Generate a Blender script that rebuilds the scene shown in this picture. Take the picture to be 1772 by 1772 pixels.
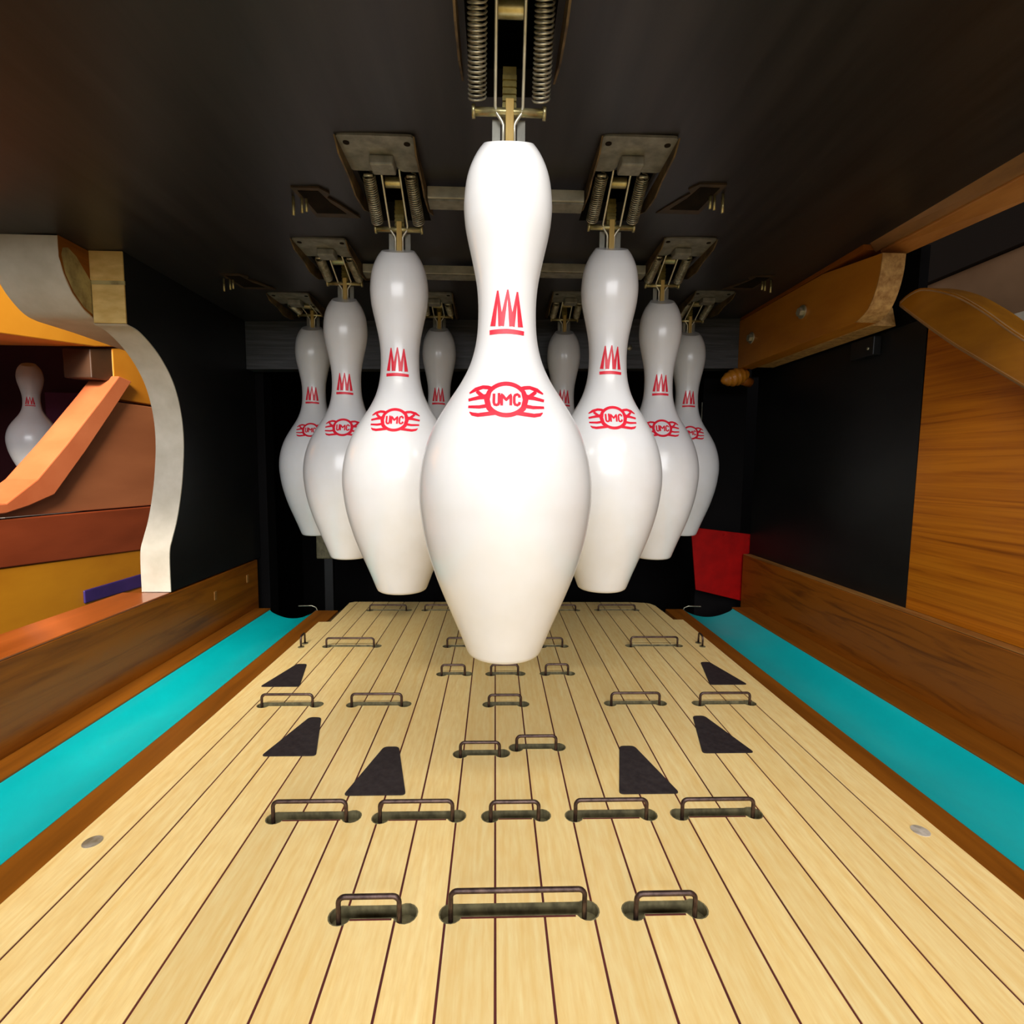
import bpy, bmesh, math, random
from mathutils import Vector, Matrix

for o in list(bpy.data.objects):
    bpy.data.objects.remove(o, do_unlink=True)
scene = bpy.context.scene
COL = scene.collection
random.seed(7)

# ------------------------------------------------------------------ camera
cam_data = bpy.data.cameras.new('camera')
cam_data.sensor_width = 36.0
cam_data.lens = 18.0
cam_data.clip_start = 0.01
cam = bpy.data.objects.new('camera', cam_data)
COL.objects.link(cam)
R_ = Vector((0.99941478, -0.03257814, 0.01042862))
U_ = Vector((-0.007425, 0.09099412, 0.99582375))
F_ = Vector((0.03339103, 0.99531841, -0.09069898))
cam.matrix_world = Matrix(((R_.x, U_.x, -F_.x, 0.0), (R_.y, U_.y, -F_.y, 0.0), (R_.z, U_.z, -F_.z, 0.22), (0, 0, 0, 1)))
scene.camera = cam

# ------------------------------------------------------------------ world, lights, exposure
world = bpy.data.worlds.new('world')
scene.world = world
world.use_nodes = True
world.node_tree.nodes['Background'].inputs[0].default_value = (1.0, 0.92, 0.82, 1)
world.node_tree.nodes['Background'].inputs[1].default_value = 0.11

def area(name, loc, target, sx, sy, power, col):
    d = bpy.data.lights.new(name, 'AREA')
    d.shape = 'RECTANGLE'
    d.size, d.size_y, d.energy, d.color = sx, sy, power, col
    o = bpy.data.objects.new(name, d)
    o.location = loc
    o.rotation_euler = (Vector(target) - Vector(loc)).to_track_quat('-Z', 'Y').to_euler()
    COL.objects.link(o)
    return o
area('room_lamp', (0.0, -1.60, 0.82), (0, 0.6, 0.22), 1.7, 0.80, 32.0, (0.98, 0.98, 1.0))
area('lane_tube_lamp', (0.0, -0.05, 0.60), (0, 0.27, 0.0), 0.80, 0.05, 3.3, (1.0, 0.97, 0.91))
hall = area('neighbour_fill', (-0.45, -0.35, 1.00), (-0.95, 1.10, 0.15), 0.4, 0.4, 12.0, (1.0, 0.90, 0.76))
hall.data.spread = math.radians(70)          # added fill for the next machine; narrow spread keeps it off the lane
scene.view_settings.view_transform = 'Standard'
scene.view_settings.look = 'None'
scene.view_settings.gamma = 1.0
scene.view_settings.use_curve_mapping = False
scene.view_settings.exposure = 0.06

# ------------------------------------------------------------------ materials
def srgb(r, g, b):
    f = lambda c: (c / 255.0) / 12.92 if c <= 10 else ((c / 255.0 + 0.055) / 1.055) ** 2.4
    return (f(r), f(g), f(b), 1.0)

def base_mat(name, rough=0.5, spec=0.5, metal=0.0, coat=0.0, coat_rough=0.1):
    m = bpy.data.materials.new(name)
    m.use_nodes = True
    b = m.node_tree.nodes['Principled BSDF']
    b.inputs['Roughness'].default_value = rough
    b.inputs['Specular IOR Level'].default_value = spec
    b.inputs['Metallic'].default_value = metal
    b.inputs['Coat Weight'].default_value = coat
    b.inputs['Coat Roughness'].default_value = coat_rough
    return m, m.node_tree, b

def mottled(name, c1, c2, scale=(40, 40, 40), rough=0.5, spec=0.5, metal=0.0, coat=0.0, lo=0.35, hi=0.65,
            detail=5.0, bump=0.0, rand=False, distort=0.0, coat_rough=0.1, third=None, fleck=None):
    """two-colour procedural material driven by a stretched noise in object space"""
    m, nt, b = base_mat(name, rough, spec, metal, coat, coat_rough)
    N, L = nt.nodes, nt.links
    tc = N.new('ShaderNodeTexCoord')
    mp = N.new('ShaderNodeMapping')
    mp.inputs['Scale'].default_value = scale
    L.new(tc.outputs['Object'], mp.inputs['Vector'])
    if rand:
        oi = N.new('ShaderNodeObjectInfo')
        ml = N.new('ShaderNodeMath'); ml.operation = 'MULTIPLY'; ml.inputs[1].default_value = 37.0
        L.new(oi.outputs['Random'], ml.inputs[0])
        cb = N.new('ShaderNodeCombineXYZ')
        L.new(ml.outputs[0], cb.inputs[0]); L.new(ml.outputs[0], cb.inputs[1])
        L.new(cb.outputs[0], mp.inputs['Location'])
    nz = N.new('ShaderNodeTexNoise')
    nz.inputs['Scale'].default_value = 1.0
    nz.inputs['Detail'].default_value = detail
    nz.inputs['Roughness'].default_value = 0.6
    nz.inputs['Distortion'].default_value = distort
    L.new(mp.outputs[0], nz.inputs['Vector'])
    cr = N.new('ShaderNodeValToRGB')
    cr.color_ramp.elements[0].position = lo
    cr.color_ramp.elements[1].position = hi
    cr.color_ramp.elements[0].color = c1
    cr.color_ramp.elements[1].color = c2
    if third:
        e = cr.color_ramp.elements.new((lo + hi) / 2); e.color = third
    L.new(nz.outputs[0], cr.inputs[0])
    out = cr.outputs[0]
    if rand:
        hs = N.new('ShaderNodeHueSaturation')
        mr = N.new('ShaderNodeMapRange')
        mr.inputs['To Min'].default_value = 0.90; mr.inputs['To Max'].default_value = 1.08
        L.new(oi.outputs['Random'], mr.inputs[0]); L.new(mr.outputs[0], hs.inputs['Value'])
        L.new(out, hs.inputs['Color']); out = hs.outputs[0]
    if fleck:
        mp2 = N.new('ShaderNodeMapping'); mp2.inputs['Scale'].default_value = fleck[0]
        L.new(tc.outputs['Object'], mp2.inputs['Vector'])
        n2 = N.new('ShaderNodeTexNoise'); n2.inputs['Scale'].default_value = 1.0; n2.inputs['Detail'].default_value = 3.0
        L.new(mp2.outputs[0], n2.inputs['Vector'])
        r2 = N.new('ShaderNodeMapRange')
        r2.inputs['From Min'].default_value = 0.35; r2.inputs['From Max'].default_value = 0.7
        L.new(n2.outputs[0], r2.inputs[0])
        mx = N.new('ShaderNodeMix'); mx.data_type = 'RGBA'
        ms = N.new('ShaderNodeMath'); ms.operation = 'MULTIPLY'; ms.inputs[1].default_value = fleck[2]
        L.new(r2.outputs[0], ms.inputs[0]); L.new(ms.outputs[0], mx.inputs[0])
        L.new(out, mx.inputs[6]); mx.inputs[7].default_value = fleck[1]
        out = mx.outputs[2]
    L.new(out, b.inputs['Base Color'])
    if bump:
        bp = N.new('ShaderNodeBump'); bp.inputs['Strength'].default_value = bump
        bp.inputs['Distance'].default_value = 0.001
        L.new(nz.outputs[0], bp.inputs['Height']); L.new(bp.outputs[0], b.inputs['Normal'])
    return m

M = {}
M['plank'] = mottled('lane_maple', srgb(243, 208, 134), srgb(253, 231, 168), (240, 12, 20), 0.34, 0.4, lo=0.28, hi=0.72, rand=True,
                     distort=0.6, fleck=((420, 70, 40), srgb(226, 180, 102), 0.36))
M['joint'] = mottled('joint_purple', srgb(74, 24, 26), srgb(96, 34, 30), (60, 20, 20), 0.6)
M['underlay'] = mottled('underlay_board', srgb(70, 52, 30), srgb(92, 70, 40), (40, 40, 40), 0.8)
M['slot'] = mottled('slot_olive', srgb(84, 78, 54), srgb(130, 122, 88), (150, 150, 90), 0.6, lo=0.35, hi=0.7)
M['slotfloor'] = mottled('slot_floor_wood', srgb(206, 170, 90), srgb(235, 205, 130), (120, 120, 40), 0.6)
M['wire'] = mottled('wire_bronze', srgb(50, 36, 35), srgb(92, 73, 67), (200, 200, 200), 0.35, 0.6, metal=0.7)
M['marker'] = mottled('marker_black', srgb(34, 27, 30), srgb(52, 45, 46), (180, 180, 10), 0.55, 0.4)
M['plug'] = mottled('plug_grey', srgb(120, 108, 84), srgb(168, 160, 146), (120, 120, 10), 0.5)
M['plugpale'] = mottled('plug_pale', srgb(158, 148, 130), srgb(216, 208, 196), (120, 120, 10), 0.4)
M['teal'] = mottled('gutter_teal', srgb(0, 182, 188), srgb(0, 198, 203), (8, 6, 8), 0.33, 0.5)
M['ledge'] = mottled('ledge_brown', srgb(118, 66, 8), srgb(142, 82, 14), (90, 7, 90), 0.5, 0.35)
M['boardL'] = mottled('side_board_walnut', srgb(100, 50, 5), srgb(156, 88, 14), (60, 5, 80), 0.42, 0.4, distort=1.0, lo=0.25, hi=0.6, coat=0.15)
M['boardtop'] = mottled('board_top_mahogany', srgb(150, 74, 22), srgb(178, 92, 34), (40, 5, 40), 0.28, 0.5, coat=0.4)
M['boardR'] = mottled('side_board_brown', srgb(96, 46, 4), srgb(150, 82, 12), (40, 7, 90), 0.45, 0.4, distort=1.6, lo=0.22, hi=0.5, coat=0.1)
M['boardedge'] = mottled('worn_board_edge', srgb(140, 88, 34), srgb(176, 124, 62), (60, 12, 60), 0.5)
M['black'] = mottled('black_paint_panel', srgb(18, 18, 19), srgb(28, 28, 28), (12, 5, 12), 0.42, 0.35, bump=0.05)
M['hood'] = mottled('black_paint_hood', srgb(31, 29, 30), srgb(48, 45, 46), (70, 6, 20), 0.40, 0.45, bump=0.15, lo=0.3, hi=0.75)
M['beam'] = mottled('back_beam_paint', srgb(52, 52, 52), srgb(76, 76, 78), (14, 40, 260), 0.42, 0.5, bump=0.5)
M['void'] = mottled('pit_black', srgb(8, 7, 8), srgb(14, 12, 13), (5, 5, 5), 0.8, 0.1)
M['cream'] = mottled('cream_paint', srgb(198, 190, 172), srgb(216, 208, 192), (30, 30, 30), 0.5, 0.4, bump=0.08)
M['dirtycream'] = mottled('dirty_cream_paint', srgb(122, 104, 62), srgb(184, 168, 112), (45, 45, 38), 0.6, lo=0.35, hi=0.6)
M['rawwood'] = mottled('raw_end_grain', srgb(206, 168, 92), srgb(228, 194, 122), (40, 60, 120), 0.7)
M['particle'] = mottled('particle_edge', srgb(150, 104, 52), srgb(206, 162, 98), (160, 160, 160), 0.75, lo=0.3, hi=0.65)
M['cleat'] = mottled('amber_cleat', srgb(172, 104, 22), srgb(196, 126, 34), (60, 8, 30), 0.42, 0.4, coat=0.15)
M['oak'] = mottled('amber_oak_panel', srgb(112, 52, 4), srgb(196, 116, 18), (40, 3.2, 150), 0.38, 0.4, distort=1.4, lo=0.25, hi=0.6, coat=0.2, third=srgb(176, 98, 12))
M['arm'] = mottled('arm_amber', srgb(140, 86, 14), srgb(170, 110, 22), (60, 8, 30), 0.4, 0.4, coat=0.2)
M['armedge'] = mottled('arm_worn_edge', srgb(142, 104, 66), srgb(168, 130, 90), (60, 20, 60), 0.5)
M['trim'] = mottled('trim_brown', srgb(128, 90, 50), srgb(160, 112, 62), (70, 15, 52), 0.45, coat=0.1)
M['trimlip_lit'] = mottled('trim_lip_lit', srgb(170, 108, 50), srgb(196, 132, 68), (70, 15, 52), 0.4, coat=0.2)  # paler trim brown; light on the outer strip is put into the colour
M['white'] = mottled('pin_white', srgb(219, 219, 221), srgb(229, 229, 230), (14, 14, 8), 0.30, 0.5, coat=0.45, coat_rough=0.16, fleck=((60, 60, 60), srgb(218, 214, 205), 0.25))
M['red'] = mottled('mark_red', srgb(212, 22, 48), srgb(226, 42, 62), (120, 120, 120), 0.4, 0.4)
M['redplate'] = mottled('red_plate', srgb(140, 2, 1), srgb(166, 4, 2), (40, 40, 40), 0.55, 0.15)
M['steel'] = mottled('dull_plate_steel', srgb(112, 110, 100), srgb(150, 148, 136), (90, 90, 40), 0.5, metal=0.35, lo=0.35, hi=0.7)
M['rod'] = mottled('bright_rod', srgb(210, 206, 184), srgb(232, 228, 208), (120, 120, 120), 0.3, metal=0.5)
M['brass'] = mottled('aged_brass', srgb(158, 146, 98), srgb(210, 200, 150), (90, 90, 90), 0.32, metal=0.75)
M['spring'] = mottled('spring_steel', srgb(140, 134, 112), srgb(204, 198, 176), (150, 150, 150), 0.28, metal=0.6)
M['rust'] = mottled('rusty_flange', srgb(62, 48, 26), srgb(114, 92, 54), (70, 70, 90), 0.55, metal=0.3)
M['latchbrown'] = mottled('latch_brown', srgb(46, 34, 18), srgb(72, 54, 30), (70, 70, 70), 0.6)
M['stick'] = mottled('ash_stick', srgb(190, 154, 78), srgb(222, 190, 110), (120, 120, 20), 0.55)
M['tooth'] = mottled('ratchet_brass', srgb(118, 106, 56), srgb(164, 150, 88), (120, 120, 120), 0.45, metal=0.4)
M['cross'] = mottled('link_bar_grey', srgb(148, 146, 130), srgb(186, 184, 168), (40, 60, 60), 0.5, metal=0.2)
M['bolt'] = mottled('bolt_zinc', srgb(150, 146, 120), srgb(206, 200, 176), (90, 90, 90), 0.35, metal=0.6)
M['dark'] = mottled('dark_hole', srgb(20, 16, 12), srgb(34, 26, 18), (60, 60, 60), 0.8, 0.1)
M['nb_amber'] = mottled('hall_amber', srgb(198, 124, 12), srgb(222, 150, 34), (3, 3, 3), 0.6)
M['nb_brown'] = mottled('hall_brown_panel', srgb(150, 88, 54), srgb(168, 102, 64), (4, 2, 9), 0.5)
M['nb_rail'] = mottled('hall_orange_rail', srgb(190, 98, 56), srgb(208, 118, 74), (6, 6, 6), 0.45)
M['nb_red'] = mottled('hall_red_brown_board', srgb(118, 46, 14), srgb(140, 60, 26), (4, 3, 12), 0.5)
M['nb_yellow'] = mottled('hall_ochre_board', srgb(176, 112, 4), srgb(196, 132, 14), (4, 3, 8), 0.5)
M['nb_purple'] = mottled('hall_indigo_strip', srgb(40, 26, 92), srgb(58, 38, 110), (8, 8, 8), 0.5)
M['nb_maroon'] = mottled('hall_maroon_pit', srgb(52, 2, 12), srgb(72, 8, 24), (4, 4, 4), 0.7)
M['nb_plum'] = mottled('hall_plum_panel', srgb(92, 30, 62), srgb(112, 46, 82), (4, 4, 4), 0.6)
M['nb_dark'] = mottled('hall_dark_box', srgb(48, 26, 8), srgb(70, 40, 14), (8, 8, 8), 0.6)
M['nb_grey'] = mottled('hall_grey_ledge', srgb(120, 112, 110), srgb(146, 138, 134), (8, 8, 8), 0.6)
M['hallbrown'] = mottled('hall_taupe_wall', srgb(120, 92, 66), srgb(146, 116, 88), (4, 4, 4), 0.6)
M['halldark'] = mottled('hall_dark_brown', srgb(12, 6, 4), srgb(20, 10, 6), (4, 4, 4), 0.7)

# ------------------------------------------------------------------ helpers
def link(name, me, mat, parent=None, loc=None):
    o = bpy.data.objects.new(name, me)
    COL.objects.link(o)
    if mat is not None and not me.materials:
        me.materials.append(M[mat])
    if parent is not None:
        o.parent = parent
    if loc is not None:
        o.location = loc
    return o

def mesh_from(verts, faces, smooth=False):
    me = bpy.data.meshes.new('mesh')
    me.from_pydata([tuple(v) for v in verts], [], faces)
    bm = bmesh.new(); bm.from_mesh(me)
    bmesh.ops.recalc_face_normals(bm, faces=bm.faces)
    bm.to_mesh(me); bm.free()
    if smooth:
        for p in me.polygons:
            p.use_smooth = True
    me.update()
    return me

def bevel_mesh(me, w, seg=2, angle=0.6):
    bm = bmesh.new(); bm.from_mesh(me)
    es = [e for e in bm.edges if len(e.link_faces) == 2 and e.calc_face_angle(0) > angle]
    bmesh.ops.bevel(bm, geom=es, offset=w, segments=seg, profile=0.5, affect='EDGES', clamp_overlap=True)
    bm.to_mesh(me); bm.free()
    return me

def box_mesh(x0, x1, y0, y1, z0, z1, bev=0.0):
    v = [(x, y, z) for x in (x0, x1) for y in (y0, y1) for z in (z0, z1)]
    f = [(0, 1, 3, 2), (4, 6, 7, 5), (0, 4, 5, 1), (2, 3, 7, 6), (0, 2, 6, 4), (1, 5, 7, 3)]
    me = mesh_from(v, f)
    if bev:
        bevel_mesh(me, bev)
    return me

def prism(poly, a0, a1, axis, bev=0.0):
    """poly: 2D points; axis 'x' -> (y,z) ; 'y' -> (x,z) ; 'z' -> (x,y)"""
    def P(p, a):
        return {'x': (a, p[0], p[1]), 'y': (p[0], a, p[1]), 'z': (p[0], p[1], a)}[axis]
    n = len(poly)
    v = [P(p, a0) for p in poly] + [P(p, a1) for p in poly]
    f = [tuple(range(n)), tuple(range(2 * n - 1, n - 1, -1))]
    f += [(i, (i + 1) % n, n + (i + 1) % n, n + i) for i in range(n)]
    me = mesh_from(v, f)
    if bev:
        bevel_mesh(me, bev)
    return me

def tube_geo(path, r, seg=8, closed=False):
    path = [Vector(p) for p in path]
    n = len(path)
    V, F = [], []
    up = None
    for i, p in enumerate(path):
        if i == 0: t = path[1] - p
        elif i == n - 1: t = p - path[i - 1]
        else: t = (path[i + 1] - p).normalized() + (p - path[i - 1]).normalized()
        t.normalize()
        if up is None:
            a = Vector((0, 0, 1)) if abs(t.z) < 0.9 else Vector((1, 0, 0))
            up = t.cross(a).normalized()
        else:
            up = (up - t * up.dot(t)).normalized()
        w = t.cross(up)
        rr = r[i] if isinstance(r, (list, tuple)) else r
        for k in range(seg):
            an = 2 * math.pi * k / seg
            V.append(p + up * math.cos(an) * rr + w * math.sin(an) * rr)
    for i in range(n - 1):
        for k in range(seg):
            F.append((i * seg + k, i * seg + (k + 1) % seg, (i + 1) * seg + (k + 1) % seg, (i + 1) * seg + k))
    F.append(tuple(range(seg)))
    F.append(tuple(range((n - 1) * seg, n * seg)))
    return V, F

def tube_mesh(path, r, seg=8):
    return mesh_from(*tube_geo(path, r, seg), smooth=True)

def join_geo(parts):
    V, F = [], []
    for v, f in parts:
        o = len(V)
        V += list(v)
        F += [tuple(i + o for i in q) for q in f]
    return V, F

def box_geo(x0, x1, y0, y1, z0, z1):
    v = [(x, y, z) for x in (x0, x1) for y in (y0, y1) for z in (z0, z1)]
    f = [(0, 1, 3, 2), (4, 6, 7, 5), (0, 4, 5, 1), (2, 3, 7, 6), (0, 2, 6, 4), (1, 5, 7, 3)]
    return v, f

def lathe_geo(profile, seg=48):
    V, F = [], []
    n = len(profile)
    for r, z in profile:
        for k in range(seg):
            a = 2 * math.pi * k / seg
            V.append((r * math.cos(a), r * math.sin(a), z))
    for i in range(n - 1):
        for k in range(seg):
            F.append((i * seg + k, i * seg + (k + 1) % seg, (i + 1) * seg + (k + 1) % seg, (i + 1) * seg + k))
    F.append(tuple(range(seg)))
    F.append(tuple(range((n - 1) * seg, n * seg)))
    return V, F

def smooth_by_angle(me, ang=0.6):
    for p in me.polygons:
        p.use_smooth = True
    bm = bmesh.new(); bm.from_mesh(me)
    for e in bm.edges:
        if len(e.link_faces) == 2 and e.calc_face_angle(0) > ang:
            e.smooth = False
    bm.to_mesh(me); bm.free()
    return me

def empty(name, loc=(0, 0, 0)):
    o = bpy.data.objects.new(name, None)
    o.empty_display_size = 0.02
    o.location = loc
    COL.objects.link(o)
    return o

def tag(o, label, cat=None, group=None, kind=None):
    o['label'] = label
    if cat: o['category'] = cat
    if group: o['group'] = group
    if kind: o['kind'] = kind
    return o

def crom(pts, n=6):
    """Catmull-Rom resample of a 2D/3D polyline"""
    out = []
    P = [Vector(p) for p in pts]
    for i in range(len(P) - 1):
        p0 = P[max(i - 1, 0)]; p1 = P[i]; p2 = P[i + 1]; p3 = P[min(i + 2, len(P) - 1)]
        for k in range(n):
            t = k / n
            out.append(0.5 * ((2 * p1) + (p2 - p0) * t + (2 * p0 - 5 * p1 + 4 * p2 - p3) * t * t + (3 * p1 - p0 - 3 * p2 + p3) * t ** 3))
    out.append(P[-1])
    return out

def boolean_cut(o, cutters):
    for c in cutters:
        md = o.modifiers.new('cut', 'BOOLEAN')
        md.operation = 'DIFFERENCE'
        md.solver = 'EXACT'
        md.object = c
    dg = bpy.context.evaluated_depsgraph_get()
    me = bpy.data.meshes.new_from_object(o.evaluated_get(dg))
    o.modifiers.clear()
    o.data = me

# ------------------------------------------------------------------ layout numbers
XL, XR = -0.2443, 0.2736          # lane edges
LANE0, LANE1 = -0.55, 0.811
def zc(x):                        # underside of the hood (it hangs a touch askew)
    return 0.4403 + 0.025 * x

# ------------------------------------------------------------------ lane (floor)
floor = link('floor', box_mesh(XL, XR, LANE0, LANE1 - 0.005, -0.030, -0.0125), 'underlay')
tag(floor, 'pale yellow plank bowling lane with thin dark joints', kind='structure')

# wire loops: (row, x left, x right, y)
loops = [('A', -.0738, -.0447, .2303, .0130), ('A', -.0200, .0452, .2303, .0150), ('A', .0706, .0998, .2300, .0122),
         ('B', -.1348, -.0904, .3010, .0132), ('B', -.0695, -.0249, .3002, .0130), ('B', -.0012, .0286, .3000, .0120),
         ('B', .0516, .0963, .2995, .0130), ('B', .1191, .1643, .2997, .0125),
         ('C', -.0247, .0048, .3703, .0112), ('C', .0182, .0488, .3785, .0114),
         ('D', -.2093, -.1640, .4525, .0116), ('D', -.1289, -.0838, .4525, .0117), ('D', -.0042, .0250, .4514, .0107),
         ('D', .1089, .1538, .4522, .0117), ('D', .1917, .2384, .4514, .0117),
         ('E', -.0545, -.0303, .5210, .0113), ('E', -.0028, .0256, .5210, .0113), ('E', .0548, .0785, .5212, .0116),
         ('F', -.2011, -.1445, .6050, .0112), ('F', -.0564, -.0327, .6045, .0115), ('F', .0593, .0833, .6040, .0115),
         ('F', .1678, .2255, .6054, .0122),
         ('G', -.1868, -.1324, .7597, .0090), ('G', -.1043, -.0482, .7600, .0090), ('G', .0702, .1241, .7606, .0090),
         ('G', .1594, .2158, .7620, .0090)]

def slot_outline(x0, x1, y, d=0.0):
    cyl, cyr = y + 0.0036, y + 0.0042
    rl, rr = 0.0060 - d, 0.0062 - d
    cxl, cxr = x0 - 0.0002, x1 + 0.0022
    b0, b1 = y + 0.0014 + d, y + 0.0094 - d
    def hx(c, r, yy, cy): return math.sqrt(max(r * r - (yy - cy) ** 2, 1e-12))
    pts = []
    aT = math.atan2(b1 - cyl, hx(cxl, rl, b1, cyl)); aB = math.atan2(b0 - cyl, hx(cxl, rl, b0, cyl)) + 2 * math.pi
    for k in range(13):
        a = aT + (aB - aT) * k / 12
        pts.append((cxl + rl * math.cos(a), cyl + rl * math.sin(a)))
    aB = math.atan2(b0 - cyr, -hx(cxr, rr, b0, cyr)); aT = math.atan2(b1 - cyr, -hx(cxr, rr, b1, cyr))
    if aB > 0: aB -= 2 * math.pi
    for k in range(13):
        a = aB + (aT - aB) * k / 12
        pts.append((cxr + rr * math.cos(a), cyr + rr * math.sin(a)))
    return pts

cutters = []
for rw, x0, x1, y, h in loops:
    c = link('cutter', prism(slot_outline(x0, x1, y), -0.0078, 0.01, 'z'), None)
    cutters.append((c, x0 - .008, x1 + .010))
# planks
PITCH = 0.02432
lines = [0.0016 + PITCH * k for k in range(-9, 11)]
edges = [XL] + lines + [XR]
GAP = 0.00060
for i in range(len(edges) - 1):
    a = edges[i] + (GAP if i else 0); b = edges[i + 1] - (GAP if i < len(edges) - 2 else 0)
    back = LANE1
    if i == 0:
        poly = [(a, LANE0), (b, LANE0), (b, LANE1), (b - 0.005, LANE1), (a + 0.0147, LANE1 - 0.006), (a + 0.0160, 0.7060), (a, 0.7050)]
    elif i == len(edges) - 2:
        poly = [(a, LANE0), (b, LANE0), (b, 0.7165), (b - 0.014, 0.7165), (b - 0.0175, 0.790), (a + 0.006, 0.802), (a, 0.806)]
    elif i == len(edges) - 3:
        poly = [(a, LANE0), (b, LANE0), (b, 0.8065), (a, LANE1)]
    else:
        poly = [(a, LANE0), (b, LANE0), (b, LANE1), (a, LANE1)]
    pl = link('plank', prism(poly, -0.012, 0.0, 'z'), 'plank', floor)
    cs = [c for c, u, v in cutters if v > a and u < b]
    if cs:
        boolean_cut(pl, cs)
for x in lines:
    st = link('joint_strip', box_mesh(x - GAP, x + GAP, LANE0, LANE1 - 0.008, -0.012, -0.0004), 'joint', floor)
    cs = [c for c, u, v in cutters if v > x and u < x]
    if cs:
        boolean_cut(st, cs)
for c, u, v in cutters:
    bpy.data.objects.remove(c, do_unlink=True)
def disc(cx, cy, r, z0, z1, n=24):
    return prism([(cx + r * math.cos(2 * math.pi * k / n), cy + r * math.sin(2 * math.pi * k / n)) for k in range(n)], z0, z1, 'z')
link('hole_plug', disc(-.2318, .286, .0050, -.004, .0003), 'plug', floor)['label'] = 'grey round plug'
link('hole_plug', disc(.2615, .2857, .0050, -.004, .0003), 'plugpale', floor)['label'] = 'pale round plug'

# wire rollover loops
ROWTXT = {'A': ['short one left of the wide loop in the nearest row', 'wide one in the middle of the nearest row', 'short one right of the wide loop in the nearest row'],
          'B': ['leftmost of the five in the second row', 'second from left in the five-loop second row', 'short middle one of the five-loop second row',
                'second from right in the five-loop second row', 'rightmost of the second row, white chip in its slot'],
          'C': ['lower left one of the close central pair', 'upper right one of the close central pair'],
          'D': ['leftmost of the row behind the left black markers', 'left of centre beyond the left second-row marker', 'short one on the centre plank below the front pin',
                'right of centre beyond the right second-row marker', 'rightmost of the row, below the farthest right marker'],
          'E': ['small left one of three just under the front pin', 'small middle one of three just under the front pin', 'small right one of three just under the front pin'],
          'F': ['wide one at left under the left pins', 'narrow one half hidden by the left of the front pin base', 'narrow one just right of the front pin base',
                'wide one at right under the right pins'],
          'G': ['dim one at the far lane end, leftmost', 'dim one at the far lane end, left of front pin', 'dim one at the far lane end, right of front pin', 'dim one at the far lane end, rightmost']}
cnt = {}
def arc_loop(x0, x1, y, h, rb=0.0032, z0=-0.0058):
    P = [(x0, y, z0), (x0, y, h - rb)]
    for k in range(1, 6):
        a = math.pi - k * math.pi / 10
        P.append((x0 + rb + rb * math.cos(a), y, h - rb + rb * math.sin(a)))
    for k in range(0, 6):
        a = math.pi / 2 - k * math.pi / 10
        P.append((x1 - rb + rb * math.cos(a), y, h - rb + rb * math.sin(a)))
    P.append((x1, y, z0))
    return P
for rw, x0, x1, y, h in loops:
    k = cnt.get(rw, 0); cnt[rw] = k + 1
    cx = (x0 + x1) / 2
    t = empty('wire_loop', (cx, y, 0))
    tag(t, 'bronze wire loop, ' + ROWTXT[rw][k], 'wire loop', 'wire loops standing in the lane')
    wr = 0.00125 if rw in 'AB' else 0.0012
    link('wire', tube_mesh(arc_loop(x0 - cx, x1 - cx, 0, h), wr, 8), 'wire', t)
    oo = slot_outline(x0 - cx, x1 - cx, 0, 0.0001); oi = slot_outline(x0 - cx, x1 - cx, 0, 0.0007)
    n = len(oo)
    V = [(p[0], p[1], -0.0002) for p in oo] + [(p[0], p[1], -0.0002) for p in oi] + [(p[0], p[1], -0.0060) for p in oi] + [(p[0], p[1], -0.0060) for p in oo]
    Fc = []
    for i in range(n):
        j = (i + 1) % n
        for a_ in range(4):
            b_ = (a_ + 1) % 4
            Fc.append((a_ * n + i, a_ * n + j, b_ * n + j, b_ * n + i))
    link('slot_liner', mesh_from(V, Fc), 'slot', t)
    link('slot_floor', prism(slot_outline(x0 - cx, x1 - cx, 0, 0.0002), -0.0077, -0.0060, 'z'), 'slot', t)
    if rw in 'AB':
        link('wood_strip', box_mesh(x0 - cx + .0062, x1 - cx - .0052, .0022, .0046, -.0059, -.0042), 'slotfloor', t)
        link('slot_lip', box_mesh(x0 - cx + .005, x1 - cx - .004, 0.0004, 0.0012, 0.0, 0.0002), 'joint', t)
    if rw == 'B' and k == 4:
        link('paint_chip', prism([(0.0085, .0068), (.012, .0045), (.019, .0035), (.0215, .0055), (.020, .0070), (.014, .0072)], -0.0058, -0.0050, 'z'), 'plugpale', t)['label'] = 'white chip'
for x, y, tx in ((-.2313, .6051, 'left'), (.2568, .6052, 'right')):
    t = empty('wire_loop', (x, y, 0))
    tag(t, 'short upright bronze wire at the %s lane edge beside the gutter' % tx, 'wire loop', 'wire loops standing in the lane')
    link('wire', tube_mesh([(0, 0, 0), (0, 0, .009), (0, .001, .0125), (0, .004, .0135), (0, .0105, .0135), (0, .0125, .0118), (0, .0130, 0)], 0.0012, 8), 'wire', t)
    link('foot', disc(0, 0, .0036, 0, .0006, 16), 'slot', t)
    link('foot', disc(0, .013, .0036, 0, .0006, 16), 'slot', t)
for sx, x, y, tx in ((1, -.296, .800, 'left'), (-1, .322, .800, 'right')):
    o = link('wire_hook', tube_mesh([(sx * -.012, 0, .0), (sx * .008, .002, .0), (sx * .014, .003, -.003), (sx * .016, .004, -.009), (sx * .016, .004, -.03)], 0.0008, 8), 'spring', None, (x, y, -.004))
    tag(o, 'thin bent wire at the back end of the %s gutter' % tx, 'wire hook', 'wire hooks at the gutter ends')

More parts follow.
